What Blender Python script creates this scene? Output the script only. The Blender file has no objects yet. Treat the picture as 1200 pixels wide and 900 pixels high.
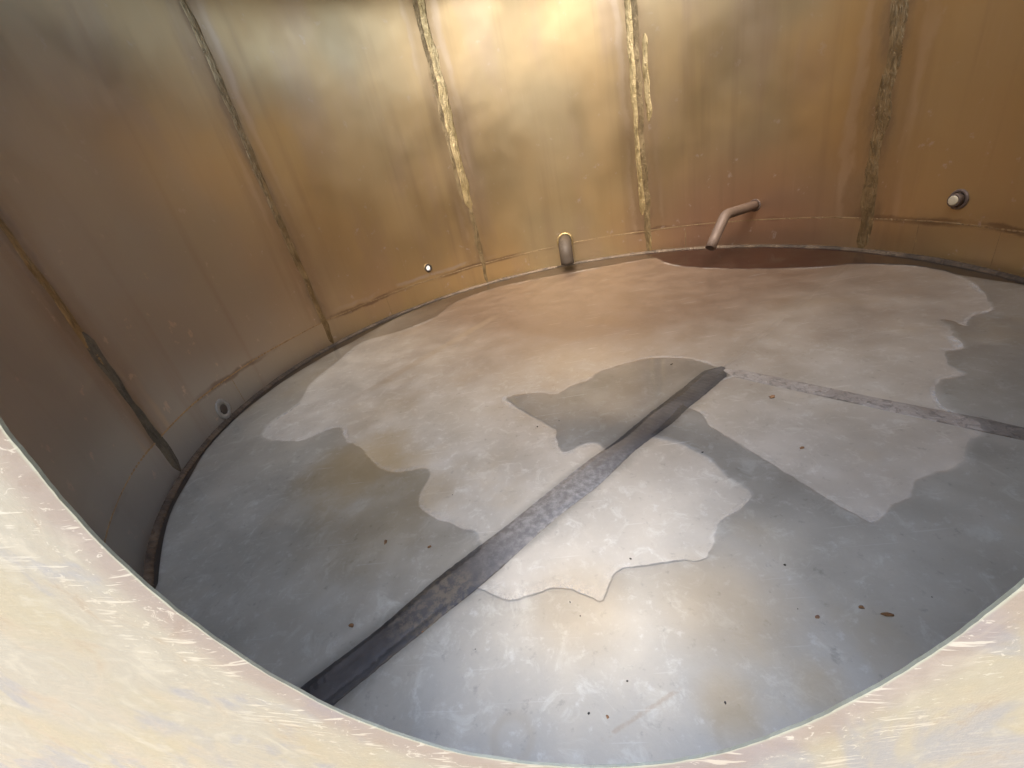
import bpy, bmesh, math, random
from math import sin, cos, pi, radians, hypot
from mathutils import Vector, Matrix, noise
from mathutils.geometry import delaunay_2d_cdt

random.seed(7)
scene = bpy.context.scene
col = scene.collection

# ------------------------------------------------------------------ camera
R = 1.77                                   # inner radius of the tank
cam_d = bpy.data.cameras.new("camera")
cam_d.sensor_width = 36.0
cam_d.lens = 36.0 * 477.77 / 1200.0
cam_d.clip_start = 0.01
cam_d.clip_end = 400.0
cam = bpy.data.objects.new("camera", cam_d)
col.objects.link(cam)
fw = Vector((-0.15719, 0.88377, -0.44073)); rt = Vector((0.97540, 0.06909, -0.20935)); up = Vector((0.15456, 0.46280, 0.87289))
cam.matrix_world = Matrix(((rt.x, up.x, -fw.x, 0.0), (rt.y, up.y, -fw.y, -1.92388), (rt.z, up.z, -fw.z, 0.77095), (0, 0, 0, 1)))
scene.camera = cam

# ------------------------------------------------------------------ world, sun, exposure
SUN_EL, SUN_AZ = 55.0, 183.0               # azimuth clockwise from +Y: a veiled sun behind the camera
world = bpy.data.worlds.new("World")
scene.world = world
world.use_nodes = True
wn = world.node_tree.nodes; wl = world.node_tree.links
sky = wn.new("ShaderNodeTexSky"); sky.sky_type = 'NISHITA'; sky.sun_disc = False
sky.sun_elevation = radians(SUN_EL); sky.sun_rotation = radians(SUN_AZ)
sky.air_density = 1.0; sky.dust_density = 4.6; sky.ozone_density = 1.0
wn["Background"].inputs["Strength"].default_value = 0.15
wl.new(sky.outputs[0], wn["Background"].inputs["Color"])
sun_d = bpy.data.lights.new("sun", 'SUN'); sun_d.energy = 0.55; sun_d.angle = radians(46); sun_d.color = (1.0, 0.95, 0.87)
sun = bpy.data.objects.new("sun", sun_d); col.objects.link(sun)
sdir = Vector((sin(radians(SUN_AZ)) * cos(radians(SUN_EL)), cos(radians(SUN_AZ)) * cos(radians(SUN_EL)), sin(radians(SUN_EL))))
sun.rotation_euler = sdir.to_track_quat('Z', 'Y').to_euler()
sun.location = sdir * 12
scene.view_settings.view_transform = 'Standard'
scene.view_settings.look = 'None'
scene.view_settings.gamma = 1.0
scene.view_settings.exposure = 2.03
scene.cycles.use_denoising = True
scene.cycles.max_bounces = 14
scene.cycles.diffuse_bounces = 8
scene.cycles.glossy_bounces = 8
scene.cycles.transparent_max_bounces = 16
scene.cycles.caustics_reflective = True
scene.cycles.sample_clamp_indirect = 8.0

# ------------------------------------------------------------------ material helpers
class NT:
    def __init__(s, name):
        s.m = bpy.data.materials.new(name); s.m.use_nodes = True
        s.t = s.m.node_tree; s.n = s.t.nodes; s.l = s.t.links
        s.p = s.n["Principled BSDF"]; s._pos = None
    def new(s, kind, **kw):
        n = s.n.new(kind)
        for k, v in kw.items(): setattr(n, k, v)
        return n
    def put(s, sock, v):
        if hasattr(v, "is_output"): s.l.new(v, sock)
        elif isinstance(v, (tuple, list)) and len(v) == 3 and sock.type == 'RGBA': sock.default_value = (*v, 1)
        else: sock.default_value = v
    def pos(s):
        if s._pos is None: s._pos = s.new("ShaderNodeNewGeometry").outputs["Position"]
        return s._pos
    def attr(s, name): return s.new("ShaderNodeAttribute", attribute_name=name).outputs["Fac"]
    def vec(s, scale, src=None, rot=(0, 0, 0), loc=(0, 0, 0)):
        m = s.new("ShaderNodeMapping"); s.put(m.inputs[0], src or s.pos()); m.inputs["Scale"].default_value = scale
        m.inputs["Rotation"].default_value = rot; m.inputs["Location"].default_value = loc
        return m.outputs[0]
    def noise(s, scale=1.0, vec=None, detail=5, rough=.55, dist=0.0):
        n = s.new("ShaderNodeTexNoise"); s.put(n.inputs["Vector"], vec or s.pos())
        n.inputs["Scale"].default_value = scale; n.inputs["Detail"].default_value = detail
        n.inputs["Roughness"].default_value = rough; n.inputs["Distortion"].default_value = dist
        return n.outputs["Fac"]
    def ramp(s, v, a, b, lo=0.0, hi=1.0):
        n = s.new("ShaderNodeMapRange", interpolation_type='SMOOTHSTEP'); s.put(n.inputs[0], v)
        for i, x in enumerate((a, b, lo, hi)): s.put(n.inputs[i + 1], x)
        return n.outputs[0]
    def math(s, op, a, b=0.0, c=0.0):
        n = s.new("ShaderNodeMath", operation=op)
        s.put(n.inputs[0], a); s.put(n.inputs[1], b); s.put(n.inputs[2], c)
        return n.outputs[0]
    def mix(s, f, a, b, mode='MIX'):
        n = s.new("ShaderNodeMix", data_type='RGBA', blend_type=mode)
        s.put(n.inputs[0], f); s.put(n.inputs[6], a); s.put(n.inputs[7], b)
        return n.outputs[2]
    def sep(s, v):
        n = s.new("ShaderNodeSeparateXYZ"); s.put(n.inputs[0], v); return n.outputs
    def bump(s, h, strength=.3, dist=.002, normal=None):
        n = s.new("ShaderNodeBump"); s.put(n.inputs["Height"], h); n.inputs["Strength"].default_value = strength
        n.inputs["Distance"].default_value = dist
        if normal: s.put(n.inputs["Normal"], normal)
        return n.outputs[0]
    def dist(s, pt, scale=(1, 1, 0)):                     # distance from a point on the floor
        v = s.new("ShaderNodeVectorMath", operation='SUBTRACT'); s.put(v.inputs[0], s.pos()); v.inputs[1].default_value = pt
        w = s.new("ShaderNodeVectorMath", operation='MULTIPLY'); s.put(w.inputs[0], v.outputs[0]); w.inputs[1].default_value = scale
        l = s.new("ShaderNodeVectorMath", operation='LENGTH'); s.put(l.inputs[0], w.outputs[0]); return l.outputs["Value"]
    def line(s, pt, nrm):                                 # |signed distance| from a line on the floor
        v = s.new("ShaderNodeVectorMath", operation='SUBTRACT'); s.put(v.inputs[0], s.pos()); v.inputs[1].default_value = (*pt, 0)
        d = s.new("ShaderNodeVectorMath", operation='DOT_PRODUCT'); s.put(d.inputs[0], v.outputs[0]); d.inputs[1].default_value = (*nrm, 0)
        return d.outputs["Value"]
    def out(s, color=None, rough=None, metal=None, normal=None, **kw):
        if color is not None: s.put(s.p.inputs["Base Color"], color)
        if rough is not None: s.put(s.p.inputs["Roughness"], rough)
        if metal is not None: s.put(s.p.inputs["Metallic"], metal)
        if normal is not None: s.put(s.p.inputs["Normal"], normal)
        for k, v in kw.items(): s.put(s.p.inputs[k], v)
        return s.m

# seams of the shell and of the floor
SEAMS = [-160.5, -114.3, -67.8, -21.2, 24.4, 70.4, 117.0, 163.5]
BAND_SEAMS = [-137.0, -94.0, -50.0, -8.0, 33.8, 79.4, 91.3, 140.0, 199.0]
SEAM_K = {70.4: .60, 24.4: .75, -21.2: .85, -67.8: 1.0, -114.3: .9}
RING_Z = 0.177
JX, JY = 0.5146, -0.5290
MDIR, MNRM = (0.7286, 0.6850), (0.6850, -0.7286)      # main floor seam
CDIR, CNRM = (0.6752, -0.7377), (0.7377, 0.6752)      # cross seam, from the joint to the right

# ------------------------------------------------------------------ materials
def mat_wall():
    t = NT("stained_steel_wall")
    P = t.pos(); z = t.sep(P)[2]
    big = t.noise(1.0, detail=2); big2 = t.noise(0.9, t.vec((1, 1, 1), loc=(7, 3, 2)), detail=2)
    cloud = t.noise(1, t.vec((3.2, 3.2, 1.3)), detail=5, rough=.5)
    c = t.mix(t.ramp(big, .36, .66), (0.527, 0.360, 0.169), (0.475, 0.342, 0.174))
    c = t.mix(t.ramp(big2, .48, .68, 0, .75), c, (0.392, 0.314, 0.183))
    c = t.mix(t.ramp(cloud, .48, .70, 0, .35), c, (0.392, 0.278, 0.197))
    # reddish rust bloom low on the far right of the shell
    red = t.ramp(t.dist((1.25, 1.2, .12), (1, 1, 1.5)), .15, 1.15, .72, 0)
    c = t.mix(red, c, (0.334, 0.184, 0.130))
    # grey, cleaner steel towards the near left
    grey = t.ramp(t.dist((-1.75, -.75, .1), (1, .8, .9)), .3, 1.7, .95, 0)
    c = t.mix(grey, c, (0.349, 0.351, 0.339))
    streak = t.noise(1, t.vec((9, 9, .45)), detail=4, rough=.55)
    c = t.mix(t.ramp(streak, .50, .80, 0, .30), c, (0.250, 0.160, 0.098))
    fine = t.noise(1, t.vec((70, 70, 3.5)), detail=3)
    c = t.mix(t.ramp(fine, .58, .80, 0, .12), c, (0.568, 0.424, 0.313))
    # heat tint and grinding bands beside the welds
    wob = t.noise(1, t.vec((6, 6, 3.2)), detail=5, rough=.62)
    sd = t.math('ADD', t.attr("seam"), t.math('MULTIPLY_ADD', wob, .12, -.06))
    c = t.mix(t.ramp(sd, .012, .050, .58, 0), c, (0.142, 0.098, 0.056))
    c = t.mix(t.ramp(sd, .04, .14, .36, 0), c, (0.250, 0.168, 0.098))
    # pale wiped streaks running down beside the welds
    pale = t.math('MULTIPLY', t.ramp(t.math('ABSOLUTE', t.math('SUBTRACT', sd, .085)), .006, .03, .45, 0), t.ramp(t.noise(1, t.vec((5, 5, .8)), detail=2), .46, .60))
    c = t.mix(pale, c, (0.551, 0.416, 0.286))
    zz = t.math('ABSOLUTE', t.math('ADD', t.math('SUBTRACT', z, RING_Z), t.math('MULTIPLY_ADD', wob, .05, -.025)))
    ringn = t.ramp(t.noise(1.7, detail=3), .44, .60)
    c = t.mix(t.math('MULTIPLY', t.ramp(zz, .008, .022, .6, 0), ringn), c, (0.134, 0.078, 0.050))
    # pale wiped band just above the lower course on the far left
    wz = t.math('ABSOLUTE', t.math('ADD', t.math('SUBTRACT', z, .215), t.math('MULTIPLY_ADD', wob, .05, -.025)))
    wm = t.math('MULTIPLY', t.ramp(wz, .004, .020, .6, 0), t.ramp(t.dist((-1.15, 1.345, .2)), .35, .85, 1, 0))
    c = t.mix(t.math('MULTIPLY', wm, t.ramp(t.noise(5, detail=4), .38, .58)), c, (0.517, 0.432, 0.358))
    # chalky marks left by old splashes, mostly low down
    spat = t.math('MULTIPLY', t.ramp(t.noise(13, detail=5, rough=.65), .63, .70), t.ramp(z, .2, 1.3, .7, .2))
    c = t.mix(spat, c, (0.551, 0.446, 0.376))
    r = t.ramp(t.noise(2.6, detail=3), .3, .7, .28, .40)
    r = t.math('ADD', r, t.ramp(sd, .02, .06, .12, 0))
    h = t.math('ADD', t.math('MULTIPLY', t.noise(1, t.vec((7, 7, .8)), detail=3), .5), t.noise(3.5, detail=2))
    n = t.bump(h, .20, .012)
    n = t.bump(t.noise(160, detail=2), .10, .0008, n)
    return t.out(c, r, .82, n, Anisotropic=.3)

def mat_floor():
    t = NT("scaled_steel_floor")
    big = t.noise(1.6, detail=4); mid = t.noise(6.5, detail=6, rough=.65); fine = t.noise(34, detail=5, rough=.7)
    c = t.mix(t.ramp(big, .36, .64), (0.580, 0.550, 0.466), (0.640, 0.600, 0.499))
    c = t.mix(t.ramp(mid, .40, .70, 0, .42), c, (0.764, 0.725, 0.626))
    c = t.mix(t.ramp(mid, .44, .30, 0, .16), c, (0.396, 0.375, 0.318))
    c = t.mix(t.ramp(t.noise(17, detail=6, rough=.75, dist=.8), .51, .68, 0, .48), c, (0.850, 0.850, 0.757))
    c = t.mix(t.ramp(fine, .56, .72, 0, .55), c, (0.850, 0.850, 0.790))
    c = t.mix(t.ramp(fine, .42, .28, 0, .45), c, (0.290, 0.270, 0.225))
    # tea-coloured stains
    st = t.noise(2.3, t.vec((1, 1, 1), loc=(3, 9, 0)), detail=5, rough=.6)
    c = t.mix(t.ramp(st, .54, .74, 0, .34), c, (0.613, 0.475, 0.255))
    for (x, y, ra, k) in ((-.80, -.82, .30, .6), (-.60, -1.10, .30, .35), (.194, -1.42, .16, .30), (.15, -1.58, .07, .45), (.29, -1.56, .06, .35), (-.07, -1.40, .15, .3), (-.85, -.45, .25, .2)):
        d = t.math('ADD', t.dist((x, y, 0)), t.math('MULTIPLY_ADD', mid, .35 * ra * 2, -.35 * ra))
        c = t.mix(t.ramp(d, ra * .2, ra, k, 0), c, (0.573, 0.416, 0.179))
    # rust tint of the far floor, darkened further for light falling off there
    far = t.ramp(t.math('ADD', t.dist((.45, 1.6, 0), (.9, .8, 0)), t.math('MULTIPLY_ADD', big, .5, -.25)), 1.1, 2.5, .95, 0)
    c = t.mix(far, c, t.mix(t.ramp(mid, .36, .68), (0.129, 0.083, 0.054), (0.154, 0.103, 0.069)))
    # ring stains left by drips
    for (x, y, ra) in ((-.187, -1.614, .030), (.149, -1.615, .028)):
        d = t.math('ABSOLUTE', t.math('SUBTRACT', t.math('ADD', t.dist((x, y, 0)), t.math('MULTIPLY_ADD', fine, .012, -.006)), ra))
        c = t.mix(t.ramp(d, .001, .012, .15, 0), c, (0.409, 0.300, 0.136))
    # broken rusty pencil line near the manway
    ln = t.math('ABSOLUTE', t.math('ADD', t.line((.02, -1.5855), (.440, -.898)), t.math('MULTIPLY_ADD', fine, .01, -.005)))
    inn = t.ramp(t.dist((.02, -1.5855, 0)), .060, .085, 1, 0)
    c = t.mix(t.math('MULTIPLY', t.ramp(ln, .001, .005, .28, 0), t.math('MULTIPLY', inn, t.ramp(fine, .42, .55))), c, (0.409, 0.232, 0.077))
    # ground-down strips along the welded joints
    wv = t.math('MULTIPLY_ADD', mid, .05, -.025)
    ml = t.math('ABSOLUTE', t.math('ADD', t.line((JX, JY), MNRM), wv))
    al = t.ramp(t.line((JX, JY), MDIR), -.08, .05, .55, .12)
    c = t.mix(t.math('MULTIPLY', t.ramp(ml, .036, .070, 1, 0), al), c, (0.226, 0.209, 0.170))
    # faint lap marks
    lp = t.math('ABSOLUTE', t.math('ADD', t.line((-.76, .19), (.837, -.546)), t.math('MULTIPLY', wv, .7)))
    c = t.mix(t.math('MULTIPLY', t.ramp(lp, .01, .05, .40, 0), t.ramp(t.dist((-.76, .19, 0)), .25, .75, 1, 0)), c, (0.286, 0.222, 0.145))
    scr = t.noise(1, t.vec((4, 120, 1), rot=(0, 0, .8)), detail=2)
    scr2 = t.noise(1, t.vec((5, 150, 1), rot=(0, 0, -.5)), detail=2)
    c = t.mix(t.ramp(t.math('MAXIMUM', scr, scr2), .69, .75, 0, .28), c, (0.850, 0.850, 0.790))
    h = t.math('ADD', t.math('MULTIPLY', mid, .6), t.math('MULTIPLY', fine, .4))
    n = t.bump(h, .35, .004)
    r = t.ramp(mid, .3, .7, .34, .50)
    return t.out(c, r, .38, n)

def mat_weld(name, a, b, rough=.42, metal=.9):
    t = NT(name)
    f = t.noise(70, detail=4, rough=.7); g = t.noise(9, detail=3)
    c = t.mix(t.ramp(g, .38, .62), a, b)
    c = t.mix(t.ramp(f, .55, .75, 0, .45), c, tuple(min(1, x * 1.9) for x in b))
    w = t.noise(1, t.vec((45, 45, 16)), detail=4, rough=.65, dist=.8)
    c = t.mix(t.ramp(w, .50, .62, 0, .55), c, tuple(x * .5 for x in a))
    return t.out(c, t.ramp(f, .3, .7, rough - .12, rough + .15), metal, t.bump(w, .8, .006, t.bump(f, .5, .0015)))

def mat_joint():
    t = NT("floor_joint_dark")
    f = t.noise(60, detail=5, rough=.7); g = t.noise(7, detail=4)
    c = t.mix(t.ramp(g, .38, .62), (.075, .070, .066), (.115, .108, .10))
    c = t.mix(t.ramp(f, .56, .76, 0, .25), c, (.26, .245, .22))
    dry = t.ramp(t.math('ADD', t.dist((-.11, -1.09, 0)), t.math('MULTIPLY_ADD', g, .16, -.08)), .08, .36, .9, 0)
    c = t.mix(dry, c, t.mix(t.ramp(f, .35, .70), (.215, .208, .195), (.40, .39, .37)))
    tan = t.ramp(t.math('ADD', t.dist((-.38, -1.37, 0)), t.math('MULTIPLY_ADD', g, .12, -.06)), .05, .13, .6, 0)
    c = t.mix(t.math('MULTIPLY', tan, t.ramp(f, .4, .6)), c, (.25, .21, .15))
    return t.out(c, t.ramp(f, .3, .7, .32, .55), .35, t.bump(f, .5, .0015))

def mat_plain(name, c0, c1, rough, metal, scale=20, bumps=.25):
    t = NT(name)
    f = t.noise(scale, detail=5, rough=.65); g = t.noise(scale * .22, detail=3)
    c = t.mix(t.ramp(g, .35, .65), c0, c1)
    c = t.mix(t.ramp(f, .55, .75, 0, .4), c, tuple(x * .55 for x in c0))
    return t.out(c, t.ramp(f, .3, .7, max(.05, rough - .1), rough + .12), metal, t.bump(f, bumps, .001))

def mat_outer():
    t = NT("weathered_outer_steel")
    P = t.pos()
    big = t.noise(5, detail=4); mid = t.noise(19, detail=6, rough=.65, dist=.6); fine = t.noise(95, detail=4, rough=.7)
    c = t.mix(t.ramp(big, .40, .60), (0.264, 0.257, 0.197), (0.254, 0.258, 0.230))
    c = t.mix(t.ramp(t.noise(8, t.vec((1, 1, 1), loc=(2, 5, 1)), detail=5, dist=.5), .52, .62, 0, .8), c, (0.196, 0.218, 0.251))
    c = t.mix(t.ramp(mid, .54, .68, 0, .6), c, (0.327, 0.325, 0.281))
    c = t.mix(t.ramp(mid, .44, .34, 0, .4), c, (0.192, 0.165, 0.123))
    edge = t.math('ADD', t.attr("lip"), t.math('MULTIPLY_ADD', mid, .03, -.015))
    c = t.mix(t.ramp(edge, .006, .036, .6, 0), c, (0.196, 0.165, 0.165))
    scr = t.math('MULTIPLY', t.noise(1, t.vec((26, 26, 330), rot=(0, .55, 0)), detail=2, dist=.3), t.ramp(t.noise(21, detail=2), .40, .62, .8, 1.12))
    curl = t.ramp(t.noise(1, t.vec((70, 70, 110)), detail=4, rough=.7, dist=1.6), .60, .66)
    c = t.mix(t.math('MULTIPLY', t.math('MAXIMUM', t.ramp(scr, .62, .68), curl), t.ramp(edge, .03, .12, .6, .15)), c, (0.442, 0.446, 0.406))
    c = t.mix(t.ramp(t.attr("lip"), .0002, .0022, .8, 0), c, (0.288, 0.325, 0.278))
    h = t.math('ADD', t.math('MULTIPLY', mid, .5), t.math('MULTIPLY', fine, .3))
    n = t.bump(h, .6, .003)
    n = t.bump(scr, .25, .001, n)
    r = t.ramp(mid, .35, .65, .30, .52)
    return t.out(c, r, .55, n)

def mat_water():
    t = NT("shallow_water")
    for n in list(t.n):
        if n.type != 'OUTPUT_MATERIAL': t.n.remove(n)
    o = [n for n in t.n if n.type == 'OUTPUT_MATERIAL'][0]
    t._pos = None
    nb = t.bump(t.noise(3.5, detail=2), .05, .01)
    fr = t.new("ShaderNodeFresnel"); fr.inputs["IOR"].default_value = 1.33; t.put(fr.inputs["Normal"], nb)
    tr = t.new("ShaderNodeBsdfTransparent")
    wc = t.mix(t.ramp(t.noise(1.4, detail=3), .35, .65), (.87, .86, .845), (.81, .80, .785))
    # the film thins out to almost nothing near the manway
    thin = t.ramp(t.math('ADD', t.dist((-.02, -1.62, 0), (.75, 1, 0)), t.math('MULTIPLY_ADD', t.noise(5, detail=4), .3, -.15)), .16, .36, 1, 0)
    wc = t.mix(thin, wc, (.965, .96, .95))
    # the film is thinnest at its edge
    t.put(tr.inputs[0], t.mix(t.attr("deep"), (.97, .965, .96), wc))
    gl = t.new("ShaderNodeBsdfGlossy"); gl.inputs["Roughness"].default_value = .06; t.put(gl.inputs["Normal"], nb)
    mx = t.new("ShaderNodeMixShader"); t.put(mx.inputs[0], fr.outputs[0]); t.l.new(tr.outputs[0], mx.inputs[1]); t.l.new(gl.outputs[0], mx.inputs[2])
    t.l.new(mx.outputs[0], o.inputs["Surface"])
    return t.m

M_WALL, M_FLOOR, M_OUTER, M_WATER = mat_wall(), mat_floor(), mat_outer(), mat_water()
M_BEAD = mat_weld("weld_bead_bright", (.44, .33, .155), (.60, .46, .235), .40)
M_BEAD_DARK = mat_weld("weld_bead_dark", (.24, .175, .09), (.34, .255, .135), .46)
M_BEAD_BLACK = mat_weld("weld_bead_black", (.075, .072, .058), (.14, .125, .09), .5, .6)
M_RING = mat_weld("weld_ring_dull", (.34, .24, .125), (.42, .31, .17), .42, .75)
M_JOINT = mat_joint()
M_CROSS = mat_weld("cross_joint_dull", (.30, .265, .22), (.38, .34, .29), .5, .25)
M_FILLET = mat_weld("base_fillet", (.075, .058, .042), (.14, .105, .07), .5, .5)
M_PIPE = mat_plain("pipe_steel", (.115, .078, .058), (.155, .11, .082), .62, .25)
M_PIPE_DARK = mat_plain("pipe_steel_dark", (.055, .042, .03), (.085, .066, .048), .68, .2)
M_CAP = mat_plain("lit_look_plug", (.50, .42, .27), (.55, .47, .32), .7, 0.0, 60)
M_FITTING = mat_plain("pale_fitting", (.22, .21, .18), (.27, .255, .215), .6, .2, 60)
M_RUST = mat_plain("rust_flake", (.36, .20, .095), (.27, .145, .065), .85, 0.0, 200)
M_GRIT = mat_plain("dark_grit", (.035, .03, .025), (.06, .05, .04), .8, 0.0, 200)
def mat_dark_reflection():  # wet margin and wall reflection put into a dark colour
    t = NT("dark_reflection_tone"); f = t.noise(9, detail=5, rough=.65)
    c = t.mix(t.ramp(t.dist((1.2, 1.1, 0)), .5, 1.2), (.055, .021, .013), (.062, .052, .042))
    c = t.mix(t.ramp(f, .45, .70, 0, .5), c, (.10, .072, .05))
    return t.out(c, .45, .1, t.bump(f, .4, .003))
M_DARK_REFLECTION = mat_dark_reflection()
def mat_crust():
    t = NT("mineral_crust"); f = t.noise(45, detail=5, rough=.7); g = t.noise(4, detail=2)
    al = t.math('MULTIPLY', t.attr("crust"), t.math('MULTIPLY', t.ramp(f, .34, .60), t.ramp(g, .45, .66, .05, .5)))
    return t.out((.66, .645, .61), .7, 0.0, t.bump(f, .4, .001), Alpha=al)
M_CRUST = mat_crust()
M_GROUND = mat_plain("dry_ground", (.36, .30, .215), (.42, .36, .27), .9, 0.0, 3, .6)

# ------------------------------------------------------------------ object helpers
def link(name, me, mat, parent=None, smooth=True):
    o = bpy.data.objects.new(name, me)
    if mat and not me.materials: me.materials.append(mat)
    if smooth:
        for p in me.polygons: p.use_smooth = True
    col.objects.link(o)
    if parent: o.parent = parent
    return o
def tag(o, label=None, cat=None, group=None, kind=None):
    for k, v in (("label", label), ("category", cat), ("group", group), ("kind", kind)):
        if v: o[k] = v
    return o
def mesh(name, v, f):
    me = bpy.data.meshes.new(name); me.from_pydata([tuple(x) for x in v], [], f); me.update(); return me
def cyl(theta, z, r=R):
    a = radians(theta); return Vector((r * sin(a), r * cos(a), z))
def inside(p, poly):
    x, y = p; c = False; j = len(poly) - 1
    for i in range(len(poly)):
        xi, yi = poly[i]; xj, yj = poly[j]
        if (yi > y) != (yj > y) and x < (xj - xi) * (y - yi) / (yj - yi) + xi: c = not c
        j = i
    return c
def circle(cx, cy, r, n=48, jit=0.0, sx=1.0):
    out = []
    for i in range(n):
        a = 2 * pi * i / n
        k = r + jit * (noise.noise((cos(a) * 9, sin(a) * 9, r)) + .6 * noise.noise((cos(a) * 40, sin(a) * 40, 3)))
        out.append((cx + k * cos(a) * sx, cy + k * sin(a)))
    return out
def sheet(outer, holes, pts):
    """triangulated flat region with holes; returns (points, faces)"""
    V = []; E = []
    for lp in [outer] + holes:
        b = len(V); V += [Vector(p) for p in lp]
        E += [(b + i, b + (i + 1) % len(lp)) for i in range(len(lp))]
    V += [Vector(p) for p in pts]
    r = delaunay_2d_cdt(V, E, [], 1, 1e-5)
    vs = [tuple(v) for v in r[0]]; fs = []
    for f in r[2]:
        c = (sum(vs[i][0] for i in f) / len(f), sum(vs[i][1] for i in f) / len(f))
        if inside(c, outer) and not any(inside(c, h) for h in holes): fs.append(list(f))
    used = sorted({i for f in fs for i in f}); m = {u: k for k, u in enumerate(used)}
    return [vs[u] for u in used], [[m[i] for i in f] for f in fs]
def orient(v, f, toward):
    """flip faces so that their normals point along toward(centre)"""
    out = []
    for q in f:
        a, b, c = (Vector(v[i]) for i in q[:3]); n = (b - a).cross(c - a); m = (a + b + c) / 3
        out.append(q if n.dot(toward(m)) > 0 else q[::-1])
    return out
def solid(o, th, offset=-1):
    md = o.modifiers.new("thickness", 'SOLIDIFY'); md.thickness = th; md.offset = offset; md.use_even_offset = False
    es = o.modifiers.new("crisp", 'EDGE_SPLIT'); es.split_angle = radians(35)
def tube(path, radii, n=20, close_start=True, close_end=True):
    """skin a list of points with circles; radii per point"""
    v, f = [], []; P = [Vector(p) for p in path]; ref = None
    for i, p in enumerate(P):
        d = (P[min(i + 1, len(P) - 1)] - P[max(i - 1, 0)]).normalized()
        if d.length < .5: d = dprev
        dprev = d
        if ref is None: ref = d.orthogonal().normalized()
        ref = (ref - d * ref.dot(d)).normalized(); bi = d.cross(ref)
        for k in range(n):
            a = 2 * pi * k / n; v.append(p + (ref * cos(a) + bi * sin(a)) * radii[i])
    for i in range(len(P) - 1):
        for k in range(n):
            f.append((i * n + k, i * n + (k + 1) % n, (i + 1) * n + (k + 1) % n, (i + 1) * n + k))
    if close_start: f.append(tuple(range(n))[::-1])
    if close_end: f.append(tuple((len(P) - 1) * n + k for k in range(n)))
    return v, f
def pipe(name, path, ro, ri, mat, parent, n=24):
    """open-ended pipe with a real bore along the path"""
    vo, fo = tube(path, [ro] * len(path), n, False, False)
    vi, fi = tube(path, [ri] * len(path), n, False, False)
    b = len(vo); f = fo + [tuple(x + b for x in q[::-1]) for q in fi]; last = (len(path) - 1) * n
    for k in range(n):
        j = (k + 1) % n
        f.append((k, b + k, b + j, j)); f.append((last + k, last + j, b + last + j, b + last + k))
    return link(name, mesh(name, vo + vi, f), mat, parent)
def ring(name, center, axis, r, thick, mat, parent, n=40, wob=.12, squash=1.0):
    ax = Vector(axis).normalized(); u = ax.orthogonal().normalized(); w = ax.cross(u); v, f = [], []; m = 10
    for i in range(n):
        a = 2 * pi * i / n; d = u * cos(a) + w * sin(a); tk = thick * (1 + wob * noise.noise((cos(a) * 6, sin(a) * 6, r * 50)))
        for k in range(m):
            b = 2 * pi * k / m; v.append(Vector(center) + d * (r + tk * cos(b)) + ax * tk * squash * sin(b))
    for i in range(n):
        for k in range(m):
            f.append((i * m + k, ((i + 1) % n) * m + k, ((i + 1) % n) * m + (k + 1) % m, i * m + (k + 1) % m))
    return link(name, mesh(name, v, f), mat, parent)
def bead(name, frames, width, height, mat, parent, seed, m=9, ripple=.25, wander=.25, wavy=1.0):
    """weld bead: a half-round rippled ridge; frames = list of (point, side, normal)"""
    v, f = [], []; n = len(frames)
    for i, (p, s, nn) in enumerate(frames):
        t = i * .23
        wd = width * (1 + wavy * (.45 * noise.noise((t * .07, seed, 0)) + .14 * noise.noise((t * .22, seed, 4)))) * min(1, (.25 + i / 14), (.25 + (n - 1 - i) / 14))
        ht = height * (1 + ripple * sin(i * 1.9) + .35 * noise.noise((t * .12, seed, 9)))
        off = width * wander * noise.noise((t * .12, seed, 15))
        for k in range(m):
            b = pi * k / (m - 1)
            kk = 1 + .14 * noise.noise((t * .13, k * .45, seed)) + .035 * noise.noise((t * 1.6, k * .8, seed + 2))
            v.append(p + s * (off + wd * .5 * cos(b) * kk) + nn * (ht * sin(b) ** .8 * kk - .0008))
    for i in range(n - 1):
        for k in range(m - 1):
            f.append((i * m + k, i * m + k + 1, (i + 1) * m + k + 1, (i + 1) * m + k))
    mid = [frames[len(frames) // 2][2]]
    f2 = []
    for q in f:
        i = q[0] // m; nn = frames[i][2]; a, b, c = v[q[0]], v[q[1]], v[q[2]]
        f2.append(q if (b - a).cross(c - a).dot(nn) > -1e-12 else q[::-1])
    return link(name, mesh(name, v, f2), mat, parent)

# ------------------------------------------------------------------ ground outside
gv = [(-150, -150, -.03), (150, -150, -.03), (150, 150, -.03), (-150, 150, -.03)]
tag(link("ground", mesh("ground", gv, [(0, 1, 2, 3)]), M_GROUND, smooth=False), kind="structure")

# ------------------------------------------------------------------ the tank
tank = bpy.data.objects.new("storage_tank", None); col.objects.link(tank)
tag(tank, "round welded steel storage tank seen through its open side manway", "tank")
TOP = 2.16; WT = .005; ADDED_HATCH = (0.0, -.33, 1.42)
HOLE_S, HOLE_Z, HOLE_R = -.04737, .6262, .2740          # manway: arc position, height, radius
HOLE_TH = 180.0 - math.degrees(HOLE_S / R)             # its direction as a shell angle
RAD = 180 / pi / R
PORT_TH, PORT_Z, PORT_R = -36.4, .272, .020            # small open port

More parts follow.
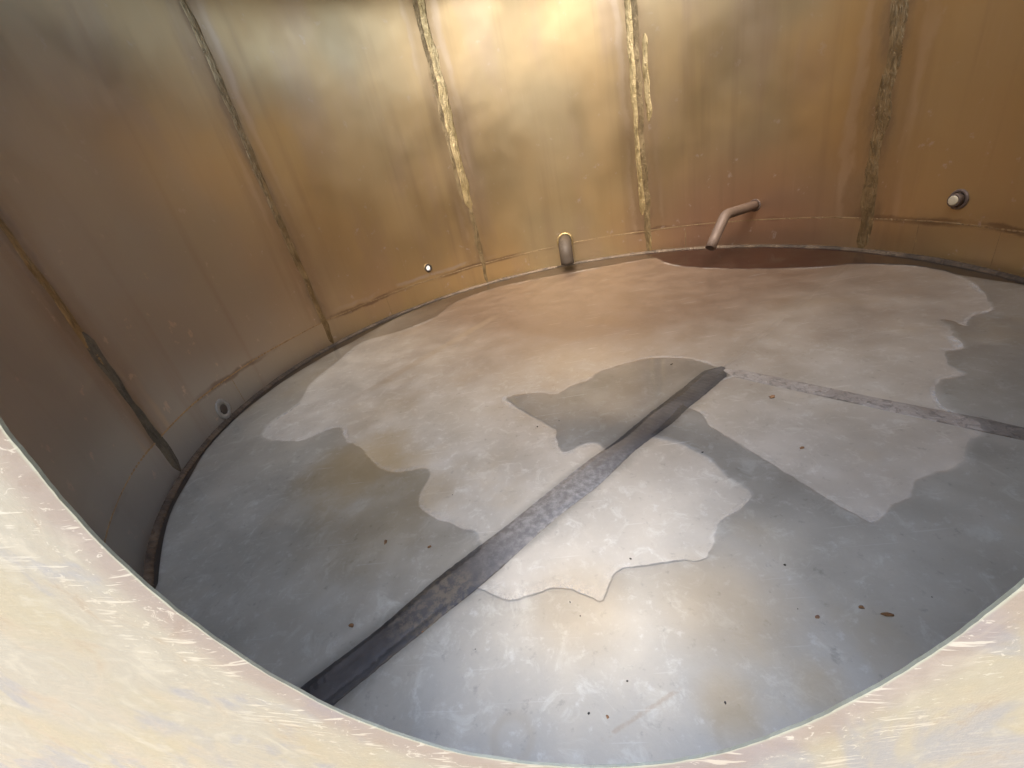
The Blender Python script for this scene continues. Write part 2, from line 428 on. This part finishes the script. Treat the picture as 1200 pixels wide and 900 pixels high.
def wall_sheet(a0, a1, z0, z1, holes_deg, step_a=1.5, step_z=.06):
    # in (arc length, z)
    k = pi / 180 * R
    na = max(2, round((a1 - a0) / step_a)); nz = max(2, round((z1 - z0) / step_z))
    A = [a0 * k + (a1 - a0) * k * i / na for i in range(na + 1)]; Z = [z0 + (z1 - z0) * j / nz for j in range(nz + 1)]
    outer = [(a, z0) for a in A] + [(A[-1], z) for z in Z[1:-1]] + [(a, z1) for a in A[::-1]] + [(A[0], z) for z in Z[1:-1][::-1]]
    holes = [circle(th * k, z, r, 64 if r > .1 else 32) for th, z, r in holes_deg]
    pts = []
    for a in A[1:-1]:
        for z in Z[1:-1]:
            if all(hypot(a - th * k, z - hz) > hr + .012 for th, hz, hr in holes_deg): pts.append((a, z))
    return sheet(outer, holes, pts)

def wall_part(name, a0, a1, z0, z1, holes, edges, parent):
    uv, f = wall_sheet(a0, a1, z0, z1, holes)
    v = [cyl(u * RAD, z) for u, z in uv]
    f = orient(v, f, lambda m: Vector((-m.x, -m.y, 0)))
    me = mesh(name, v, f)
    at = me.attributes.new("seam", 'FLOAT', 'POINT')
    for i, (u, z) in enumerate(uv): at.data[i].value = .2 if name == "wall_band" else min(abs(u * RAD - e) * SEAM_K.get(e, 1.0) for e in edges) * pi / 180 * R
    o = link(name, me, M_WALL, parent); solid(o, WT)
    return o

# upper course: one plate between each pair of vertical welds
for i, a0 in enumerate(SEAMS):
    a1 = SEAMS[i + 1] if i + 1 < len(SEAMS) else SEAMS[0] + 360
    holes = []
    if a0 < PORT_TH < a1: holes.append((PORT_TH, PORT_Z, PORT_R))
    if a0 < HOLE_TH < a1: holes.append((HOLE_TH, HOLE_Z, HOLE_R + .075))
    o = wall_part("wall_plate", a0, a1, RING_Z, TOP, holes, (a0, a1), tank)
    runs = [(0.0, .046, .0022, M_BEAD_DARK, .01, TOP - .02, None)]
    if abs(a0 + 21.2) < 1:
        runs = [(0.006, .060, .0036, M_BEAD, .62, TOP - .02, "bright lumpy upper weld"), (0.006, .040, .0020, M_BEAD_DARK, .01, .66, None), (-.038, .036, .0016, M_BEAD_DARK, .7, TOP - .02, None)]
    elif abs(a0 - 24.4) < 1:
        runs = [(-.032, .036, .0030, M_BEAD, .30, TOP - .02, "bright left edge of the double weld"), (.006, .046, .0020, M_BEAD_DARK, .01, TOP - .02, None), (.060, .040, .0030, M_BEAD, .92, 1.42, "short bright weld patch"), (.022, .022, .0050, M_BEAD, .01, .13, None)]
    elif abs(a0 + 114.3) < 1:
        runs = [(0.0, .040, .0022, M_BEAD_DARK, .50, TOP - .02, None), (.004, .058, .0024, M_BEAD_BLACK, .02, .62, "blackened lower weld")]
    elif abs(a0 - 70.4) < 1:
        runs = [(0.0, .085, .0018, M_BEAD_DARK, .01, TOP - .02, None)]
    for ri, (off, wd, ht, mt, z0, z1, lab) in enumerate(runs):
        fr = []; n = max(12, int((z1 - z0) / .0036))
        for j in range(n):
            z = z0 + (z1 - z0) * j / (n - 1)
            th = a0 + off * RAD + .30 * noise.noise((z * 1.6, a0, 0)) * min(1, z * 3)
            a = radians(th); fr.append((cyl(th, z), Vector((cos(a), -sin(a), 0)), Vector((-sin(a), -cos(a), 0))))
        b = bead("weld_bead", fr, wd, ht, mt, o, a0 + ri * 7.3, m=15, ripple=.07, wander=.3)
        if lab: b["label"] = lab

# lower course, its own short welds and the horizontal weld between the courses
for i, a0 in enumerate(BAND_SEAMS[:-1]):
    a1 = BAND_SEAMS[i + 1] if i + 2 < len(BAND_SEAMS) else BAND_SEAMS[0] + 360
    o = wall_part("wall_band", a0, a1, -.02, RING_Z, [], (a0, a1), tank)
    fr = []
    for j in range(46):
        z = .0 + RING_Z * j / 45; a = radians(a0); fr.append((cyl(a0, z), Vector((cos(a), -sin(a), 0)), Vector((-sin(a), -cos(a), 0))))
    bead("weld_bead", fr, .006, .0011, M_RING, o, a0 + 3)
fr = []; n = 1500
for j in range(n + 1):
    th = 360 * j / n; a = radians(th); z = RING_Z + .004 * noise.noise((cos(a) * 4, sin(a) * 4, 2))
    fr.append((cyl(th, z), Vector((0, 0, 1)), Vector((-sin(a), -cos(a), 0))))
bead("ring_weld", fr, .009, .0013, M_RING, tank, 50.0)
# fillet between shell and floor
fr = []
for j in range(n + 1):
    th = 360 * j / n; a = radians(th); inn = Vector((-sin(a), -cos(a), 0))
    fr.append((cyl(th, .006, R - .006), (Vector((0, 0, 1)) - inn).normalized(), (Vector((0, 0, 1)) + inn).normalized()))
bead("base_weld", fr, .030, .0075, M_FILLET, tank, 61.0, ripple=.12, wander=.1)

# floor: three plates, meeting at the main joint and the cross joint
def floor_plate(keep, name="floor_plate"):
    # clip the disc by half planes (point, normal, offset)
    poly = circle(0, 0, R + .0015, 240)
    for (px, py, nx, ny, off) in keep:
        out = []
        for i in range(len(poly)):
            a, b = poly[i], poly[(i + 1) % len(poly)]
            da = (a[0] - px) * nx + (a[1] - py) * ny - off; db = (b[0] - px) * nx + (b[1] - py) * ny - off
            if da >= 0: out.append(a)
            if (da >= 0) != (db >= 0):
                t = da / (da - db); out.append((a[0] + (b[0] - a[0]) * t, a[1] + (b[1] - a[1]) * t))
        poly = out
    g = .08; pts = []
    nx = int(R / g) + 1
    for i in range(-nx, nx + 1):
        for j in range(-nx, nx + 1):
            p = (i * g, j * g)
            if inside(p, poly) and hypot(*p) < R - .03 and all((p[0] - px) * n0 + (p[1] - py) * n1 - off > .02 for (px, py, n0, n1, off) in keep): pts.append(p)
    uv, f = sheet(poly, [], pts)
    v = [Vector((x, y, 0)) for x, y in uv]
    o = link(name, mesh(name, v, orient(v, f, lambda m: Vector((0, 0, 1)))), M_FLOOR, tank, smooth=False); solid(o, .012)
    return o
GAP = .006
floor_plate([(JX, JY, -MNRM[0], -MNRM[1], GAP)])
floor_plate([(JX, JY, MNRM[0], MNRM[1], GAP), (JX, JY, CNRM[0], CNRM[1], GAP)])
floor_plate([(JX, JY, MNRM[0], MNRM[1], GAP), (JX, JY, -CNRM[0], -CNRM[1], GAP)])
def chord(px, py, dx, dy):
    b = px * dx + py * dy; c = px * px + py * py - (R - .012) ** 2; s = math.sqrt(b * b - c); return -b - s, -b + s
Z3 = Vector((0, 0, 1))
def joint(t0, t1, d, nr, w, h, seed, mat=None):
    n = int((t1 - t0) / .005); fr = []
    for j in range(n + 1):
        t = t0 + (t1 - t0) * j / n
        fr.append((Vector((JX + d[0] * t, JY + d[1] * t, .0006)), Vector((nr[0], nr[1], 0)), Z3))
    return bead("floor_joint", fr, w, h, mat or M_JOINT, tank, seed, m=21, ripple=.04, wander=.05, wavy=.42)
t0, t1 = chord(JX, JY, *MDIR)
joint(t0, .02, MDIR, MNRM, .084, .0042, 70.0)
joint(.02, t1, MDIR, MNRM, .024, .0010, 74.0, M_FLOOR)
t0, t1 = chord(JX, JY, *CDIR)
joint(.01, t1, CDIR, CNRM, .060, .0030, 79.0, M_CROSS)

# unseen roof; its open hatch is added and sized to light the inside
uv, f = sheet(circle(0, 0, R + .03, 160), [circle(ADDED_HATCH[0], ADDED_HATCH[1], ADDED_HATCH[2], 96)], [])
v = [Vector((x, y, TOP + .0005)) for x, y in uv]
roof = link("roof", mesh("roof", v, orient(v, f, lambda m: Vector((0, 0, -1)))), M_WALL, tank, smooth=False); solid(roof, .006)
ring("added_hatch_rim", (ADDED_HATCH[0], ADDED_HATCH[1], TOP + .012), (0, 0, 1), ADDED_HATCH[2] + .006, .012, M_FITTING, roof, 96)

# manway plate on the outside of the shell
PADR = R + WT + .0052; FLAT = .15
def pad(s, z, depth=0.0):
    r = PADR - depth; a = max(-FLAT, min(FLAT, s)) / PADR; e = s - max(-FLAT, min(FLAT, s))
    return Vector((r * sin(a) + e * cos(a), -r * cos(a) + e * sin(a), z))
hs = HOLE_S * PADR / R
PX0, PX1, PZ0, PZ1 = -1.15, 1.0, -.02, 1.45
outer = [(PX0 + (PX1 - PX0) * i / 60, PZ0) for i in range(61)] + [(PX1, PZ0 + (PZ1 - PZ0) * i / 40) for i in range(1, 40)] + \
        [(PX1 - (PX1 - PX0) * i / 60, PZ1) for i in range(61)] + [(PX0, PZ1 - (PZ1 - PZ0) * i / 40) for i in range(1, 40)]
NH = 320
CUT = [(-20, 3.9), (-5, 2.5), (30, 0), (100, 0), (140, 2.5), (162, 3.8), (172, -.8), (186, -2.5), (203, -3.5), (216, -1.5), (230, 2.5), (245, 2.2), (259, -2), (270, -3), (287, 0), (305, -1.2), (315, -2), (331, .3), (340, 3.9)]
def cut(a):                                            # the hole was cut by hand: a few millimetres out of round
    a = math.degrees(a) % 360
    if a > 340: a -= 360
    for (x0, y0), (x1, y1) in zip(CUT, CUT[1:]):
        if x0 <= a <= x1:
            t = (a - x0) / (x1 - x0); t = t * t * (3 - 2 * t); return .001 * (y0 + (y1 - y0) * t)
    return 0.0
def cut_loop(dr, n, jit=0.0):
    o = []
    for x, y in circle(0, 0, HOLE_R + dr, n, jit):
        k = 1 + cut(math.atan2(y, x)) / HOLE_R; o.append((hs + x * k, HOLE_Z + y * k))
    return o
def rim_dist(s, z): return hypot(s - hs, z - HOLE_Z) - HOLE_R - cut(math.atan2(z - HOLE_Z, s - hs))
hole = cut_loop(0, NH, .0009)
pts = []
for dr in (.0012, .003, .006, .010, .015, .022, .032, .046, .07):
    pts += cut_loop(dr, NH if dr < .02 else 160)
for i in range(1, 60):
    for j in range(1, 40):
        p = (PX0 + (PX1 - PX0) * i / 60, PZ0 + (PZ1 - PZ0) * j / 40)
        if hypot(p[0] - hs, p[1] - HOLE_Z) > HOLE_R + .09: pts.append(p)
uv, f = sheet(outer, [hole], pts)
v = []
for s, z in uv:
    d = rim_dist(s, z)
    roll = .0035 * max(0.0, 1 - d / .028) ** 2.2
    dent = .0012 * noise.noise((s * 7, z * 7, 1)) * min(1, max(0, d) / .05)
    v.append(pad(s, z, roll - dent))
me = mesh("manway_plate", v, orient(v, f, lambda m: Vector((m.x * .2, -1, 0))))
at = me.attributes.new("lip", 'FLOAT', 'POINT')
for i, (s, z) in enumerate(uv): at.data[i].value = max(0.0, rim_dist(s, z))
o = link("manway_plate", me, M_OUTER, tank); solid(o, .0022)
o["label"] = "pale weathered outer plate around the manway opening"

# ------------------------------------------------------------------ fittings welded into the shell
def radial(th): a = radians(th); return Vector((-sin(a), -cos(a), 0))
def arc(p, d0, d1, rad, n=9):
    """points of a bend that starts at p along d0 and leaves along d1"""
    ang = d0.angle(d1); side = (d1 - d0 * d0.dot(d1)).normalized(); c = p + side * rad
    return [c + (-side * cos(ang * k / n) + d0 * sin(ang * k / n)) * rad for k in range(n + 1)]
# bent pipe: straight in from the shell, then 45 degrees down
th = 49.3; inn = radial(th); p0 = cyl(th, .272) - inn * .004
b0 = p0 + inn * .335 + Vector((0, 0, .018)); d1 = (inn * .72 - Z3 * .70).normalized(); d0 = (b0 - p0).normalized()
pts = [p0 + d0 * (.335 * k / 8) for k in range(8)] + arc(b0, d0, d1, .075)
pts += [pts[-1] + d1 * (.20 * k / 4) for k in range(1, 5)]
bp = pipe("bent_pipe", pts, .031, .026, M_PIPE, tank); bp["label"] = "rusty bent pipe reaching in from the far right wall"
ring("weld_ring", cyl(th, .272) + inn * .002, inn, .034, .006, M_PIPE, bp)
# drop pipe: straight in, then a bend straight down
th = 2.7; inn = radial(th); p0 = cyl(th, .205) - inn * .004
b0 = p0 + inn * .14
pts = [p0 + inn * (.14 * k / 4) for k in range(4)] + arc(b0, inn, -Z3, .075, 12)
pts += [pts[-1] - Z3 * (.075 * k / 3) for k in range(1, 4)]
dp = pipe("drop_pipe", pts, .054, .048, M_PIPE_DARK, tank); dp["label"] = "dark downturned pipe at the foot of the far wall"
ring("weld_ring", cyl(th, .205) + inn * .002, inn, .060, .010, M_BEAD, dp)
# small open port: rim inside, daylight behind
inn = radial(PORT_TH)
op = pipe("open_port", [cyl(PORT_TH, PORT_Z) + inn * .012, cyl(PORT_TH, PORT_Z) + inn * .004, cyl(PORT_TH, PORT_Z) - inn * .008], .029, .0195, M_PIPE_DARK, tank, 28)
ring("weld_ring", cyl(PORT_TH, PORT_Z) + inn * .001, inn, .031, .005, M_BEAD_DARK, op)
# pipe stub; the plug's pale colour stands in for a bright lit end
th = 84.4; inn = radial(th); c = cyl(th, .278)
stub = pipe("plugged_stub", [c - inn * .004, c + inn * .02, c + inn * .024], .028, .021, M_PIPE, tank, 28)
stub["label"] = "short pipe stub in the right wall, its plug coloured pale as if lit"
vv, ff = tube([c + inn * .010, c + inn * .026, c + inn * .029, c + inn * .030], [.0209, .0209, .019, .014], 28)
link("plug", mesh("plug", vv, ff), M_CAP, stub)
ring("weld_ring", c + inn * .001, inn, .036, .007, M_PIPE, stub)
# flush plugged coupling low on the left
th = -99.1; inn = radial(th); c = cyl(th, .064)
cp = ring("plugged_coupling", c + inn * .001, inn, .040, .014, M_FITTING, tank, 48, .35, .35)
cp["label"] = "pale ringed plugged coupling low on the left wall"
vv, ff = tube([c - inn * .002, c + inn * .003, c + inn * .0045], [.025, .025, .021], 28)
link("plug", mesh("plug", vv, ff), M_PIPE_DARK, cp)

# ------------------------------------------------------------------ water standing on the floor
DRY = [(-1.384, -0.52), (-1.437, -0.397), (-1.394, -0.219), (-1.454, 0.016), (-1.434, 0.308), (-1.4, 0.604), (-1.147, 0.713), (-0.941, 0.895), (-0.832, 1.242), (-0.499, 1.45), (-0.068, 1.454), (0.297, 1.44), (0.706, 1.399), (0.746, 1.323), (0.78, 1.099), (0.888, 0.895), (1.125, 0.634), (1.377, 0.442), (1.512, 0.389), (1.605, 0.286), (1.661, 0.191), (1.679, 0.012), (1.62, -0.18), (1.518, -0.348), (1.472, -0.403), (1.409, -0.415), (1.33, -0.482), (1.333, -0.439), (1.315, -0.41), (1.279, -0.498), (1.208, -0.627), (1.152, -0.638), (1.106, -0.717), (1.095, -0.771), (1.052, -0.784), (1.019, -0.794), (0.964, -0.858), (0.937, -0.928), (0.942, -0.979), (0.929, -1.033), (0.88, -1.057), (0.835, -1.113), (0.796, -1.135), (0.722, -1.151), (0.681, -1.172), (0.651, -1.21), (0.603, -1.228), (0.57, -1.254), (0.541, -1.267), (0.533, -1.242), (0.523, -1.226), (0.473, -1.124), (0.428, -1.005), (0.368, -0.867), (0.363, -0.784), (0.334, -0.733), (0.358, -0.671), (0.415, -0.621), (0.534, -0.583), (0.499, -0.484), (0.425, -0.391), (0.303, -0.342), (0.196, -0.359), (0.086, -0.4), (0.046, -0.448), (-0.024, -0.476), (-0.094, -0.525), (-0.162, -0.49), (-0.221, -0.485), (-0.291, -0.499), (-0.237, -0.588), (-0.169, -0.679), (-0.1, -0.767), (-0.101, -0.816), (-0.076, -0.899), (-0.044, -0.893), (-0.003, -0.871), (0.031, -0.879), (0.055, -0.927), (0.079, -0.936), (0.113, -0.926), (0.151, -0.897), (0.184, -0.882), (0.233, -0.911), (0.265, -0.943), (0.315, -1.019), (0.329, -1.08), (0.346, -1.115), (0.357, -1.146), (0.347, -1.173), (0.302, -1.202), (0.253, -1.238), (0.22, -1.295), (0.189, -1.322), (0.149, -1.313), (0.087, -1.318), (0.039, -1.321), (0.009, -1.341), (-0.017, -1.393), (-0.038, -1.389), (-0.061, -1.378), (-0.108, -1.355), (-0.159, -1.371), (-0.204, -1.379), (-0.253, -1.357), (-0.299, -1.33), (-0.278, -1.286), (-0.272, -1.25), (-0.297, -1.212), (-0.315, -1.179), (-0.349, -1.169), (-0.402, -1.142), (-0.445, -1.115), (-0.499, -1.065), (-0.508, -1.007), (-0.5, -0.93), (-0.525, -0.892), (-0.569, -0.892), (-0.624, -0.891), (-0.715, -0.847), (-0.791, -0.765), (-0.867, -0.685), (-0.923, -0.65), (-1.014, -0.53), (-1.088, -0.551), (-1.172, -0.594)]
def rough_loop(poly, step, amp, seed):
    out = []
    n = len(poly)
    for i in range(n):
        p0, p1, p2, p3 = (poly[(i + k) % n] for k in (-1, 0, 1, 2))
        L = hypot(p2[0] - p1[0], p2[1] - p1[1]); m = max(1, int(L / step))
        for k in range(m):
            t = k / m                              # gently rounded, then roughened
            q = []
            for a in (0, 1):
                cr = .5 * (2 * p1[a] + (p2[a] - p0[a]) * t + (2 * p0[a] - 5 * p1[a] + 4 * p2[a] - p3[a]) * t * t + (3 * p1[a] - p0[a] - 3 * p2[a] + p3[a]) * t ** 3)
                q.append(.85 * cr + .15 * (p1[a] + (p2[a] - p1[a]) * t))
            x, y = q
            f1 = noise.noise((x * 14, y * 14, seed)) + .7 * noise.noise((x * 42, y * 42, seed + 3)) + .55 * noise.noise((x * 110, y * 110, seed + 5))
            f2 = noise.noise((x * 14, y * 14, seed + 20)) + .7 * noise.noise((x * 42, y * 42, seed + 23)) + .55 * noise.noise((x * 110, y * 110, seed + 25))
            out.append((x + amp * f1, y + amp * f2))
    return out
shore = rough_loop(DRY, .006, .006, 1.0)
outer = circle(0, 0, R - .002, 300)
fringe = []
for i, (x, y) in enumerate(shore):
    px, py = shore[i - 7]; qx, qy = shore[(i + 7) % len(shore)]; tx, ty = qx - px, qy - py; L = hypot(tx, ty) or 1
    sx, sy = ty / L, -tx / L
    if inside((x + sx * .01, y + sy * .01), shore): sx, sy = -sx, -sy
    wd = .009 + .012 * max(-.4, noise.noise((x * 4, y * 4, 12)) * 1.6)
    p = (x + sx * wd, y + sy * wd)
    if not inside(p, shore) and hypot(*p) < R - .01: fringe.append(p)
uv, f = sheet(outer, [shore], fringe)
sk = {(round(x, 5), round(y, 5)) for x, y in shore}
v = [Vector((x, y, .0012 if (round(x, 5), round(y, 5)) in sk else .0032)) for x, y in uv]
me = mesh("water", v, orient(v, f, lambda m: Z3))
at = me.attributes.new("deep", 'FLOAT', 'POINT')
for i, p in enumerate(v): at.data[i].value = 0.0 if p.z < .002 else 1.0
water = link("water", me, M_WATER, smooth=False)
tag(water, kind="structure")

# dark sheet put in for the wet margin and the wall's reflection there
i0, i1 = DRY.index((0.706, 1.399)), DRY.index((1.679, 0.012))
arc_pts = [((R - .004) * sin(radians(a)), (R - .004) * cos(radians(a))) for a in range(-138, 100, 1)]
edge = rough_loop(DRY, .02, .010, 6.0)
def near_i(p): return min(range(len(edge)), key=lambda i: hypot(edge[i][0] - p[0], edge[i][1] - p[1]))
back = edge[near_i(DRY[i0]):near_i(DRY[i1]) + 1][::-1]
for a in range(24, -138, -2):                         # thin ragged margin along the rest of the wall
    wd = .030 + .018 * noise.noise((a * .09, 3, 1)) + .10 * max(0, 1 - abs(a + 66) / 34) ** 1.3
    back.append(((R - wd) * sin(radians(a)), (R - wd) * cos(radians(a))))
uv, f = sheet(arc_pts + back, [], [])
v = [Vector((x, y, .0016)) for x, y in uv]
dark_reflection = link("dark_reflection", mesh("dark_reflection", v, orient(v, f, lambda m: Z3)), M_DARK_REFLECTION, smooth=False)
tag(dark_reflection, "added dark sheet for the wet margin and the wall reflected in it", "dark_reflection", kind="stuff")
# pale mineral crust where the water has dried back
n = len(shore); v, f, w = [], [], []
for i, (x, y) in enumerate(shore):
    px, py = shore[i - 7]; qx, qy = shore[(i + 7) % n]; tx, ty = qx - px, qy - py; L = hypot(tx, ty) or 1
    sx, sy = ty / L, -tx / L
    if not inside((x + sx * .01, y + sy * .01), shore): sx, sy = -sx, -sy
    wd = .014 + .030 * max(0, noise.noise((x * 3, y * 3, 8)) + .3)
    for k, (q, a) in enumerate(((-.002, 1.0), (.35, .75), (1.0, 0.0))):
        v.append((x + sx * wd * q, y + sy * wd * q, .0009 - k * .0001)); w.append(a)
for i in range(n):
    j = (i + 1) % n
    for k in (0, 1): f.append((i * 3 + k, j * 3 + k, j * 3 + k + 1, i * 3 + k + 1))
me = mesh("mineral_crust", v, orient(v, f, lambda m: Z3))
at = me.attributes.new("crust", 'FLOAT', 'POINT')
for i, a in enumerate(w): at.data[i].value = a
crust = link("mineral_crust", me, M_CRUST, smooth=False)
tag(crust, "pale mineral crust edging the dry part of the floor", "crust", kind="stuff")

# ------------------------------------------------------------------ loose flakes and grit on the floor
def flake(name, x, y, size, elong, mat, seed):
    rnd = random.Random(seed); n = 11; a0 = rnd.uniform(0, pi); v = []
    for ring_z, k in ((0, 1.0), (.22, .85), (.34, .35)):
        for i in range(n):
            a = 2 * pi * i / n; r = size * k * rnd.uniform(.65, 1.1)
            px, py = r * cos(a) * elong, r * sin(a)
            v.append((px * cos(a0) - py * sin(a0), px * sin(a0) + py * cos(a0), ring_z * size * rnd.uniform(.8, 1.2)))
    f = []
    for lv in (0, 1):
        for i in range(n): f.append((lv * n + i, lv * n + (i + 1) % n, (lv + 1) * n + (i + 1) % n, (lv + 1) * n + i))
    f.append(tuple(2 * n + i for i in range(n))); f.append(tuple(range(n))[::-1])
    o = link(name, mesh(name, v, f), mat); o.location = (x, y, .0005); return o
RUST = [
    (-.430, -1.217, .0075, 1.2, "orange rust flake on the floor left of the dark floor joint"),
    (-.561, -1.186, .0080, 1.9, "elongated ochre rust flake, farther left of the dark floor joint"),
    (.341, -1.452, .0055, 1.5, "small brown rust flake left of the rust pair at the lower right"),
    (.417, -1.440, .0060, 1.5, "brown rust flake beside the long rust streak at the lower right"),
    (.447, -1.455, .0065, 2.6, "long brown rust streak, rightmost on the wet floor at the lower right"),
    (-.557, -1.411, .0075, 1.7, "pale ochre rust flake beside the near end of the floor joint"),
    (-.035, -1.589, .0045, 1.1, "round brown rust speck near the manway rim beside the dotted line"),
    (.590, -.754, .0130, 1.8, "flat tan rust flake on the dry floor just below the cross joint"),
    (.544, -1.011, .0080, 1.6, "orange rust flake in the middle of the right dry patch"),
    (-.388, -1.434, .0055, 1.3, "orange rust crumb on the dark floor joint"),
]
for i, (x, y, s, e, lab) in enumerate(RUST):
    tag(flake("rust_flake", x, y, s * .6, e, M_RUST, 100 + i), lab, "rust flake", "rust flakes scattered on the tank floor")
GRIT = [(-.065, -1.423), (-.083, -1.393), (-.064, -1.584), (-.085, -1.591), (.004, -1.54), (.022, -1.54), (-.269, -1.475), (.145, -1.575), (.531, -1.43), (.574, -1.282), (.318, -1.436), (.258, -1.222), (-.159, -.737), (-.245, -.715), (-.083, -.718), (.166, -.624), (.372, -.427), (-.489, .396), (.307, -.98), (.319, -1.009), (.34, -1.347), (.402, -1.417), (.053, -1.303), (-.224, -.912), (-.407, -1.034), (-.39, -.734)]
for i, (x, y) in enumerate(GRIT[::2] + GRIT[1:9:3]):
    far = 1 + max(0, y + 1.4) * 1.3
    tag(flake("grit_speck", x, y, .0019 * far * random.uniform(.5, 1.3), random.uniform(1, 2), M_GRIT, 300 + i), "tiny dark speck of grit lying on the pale tank floor", "grit", "dark grit specks on the tank floor")
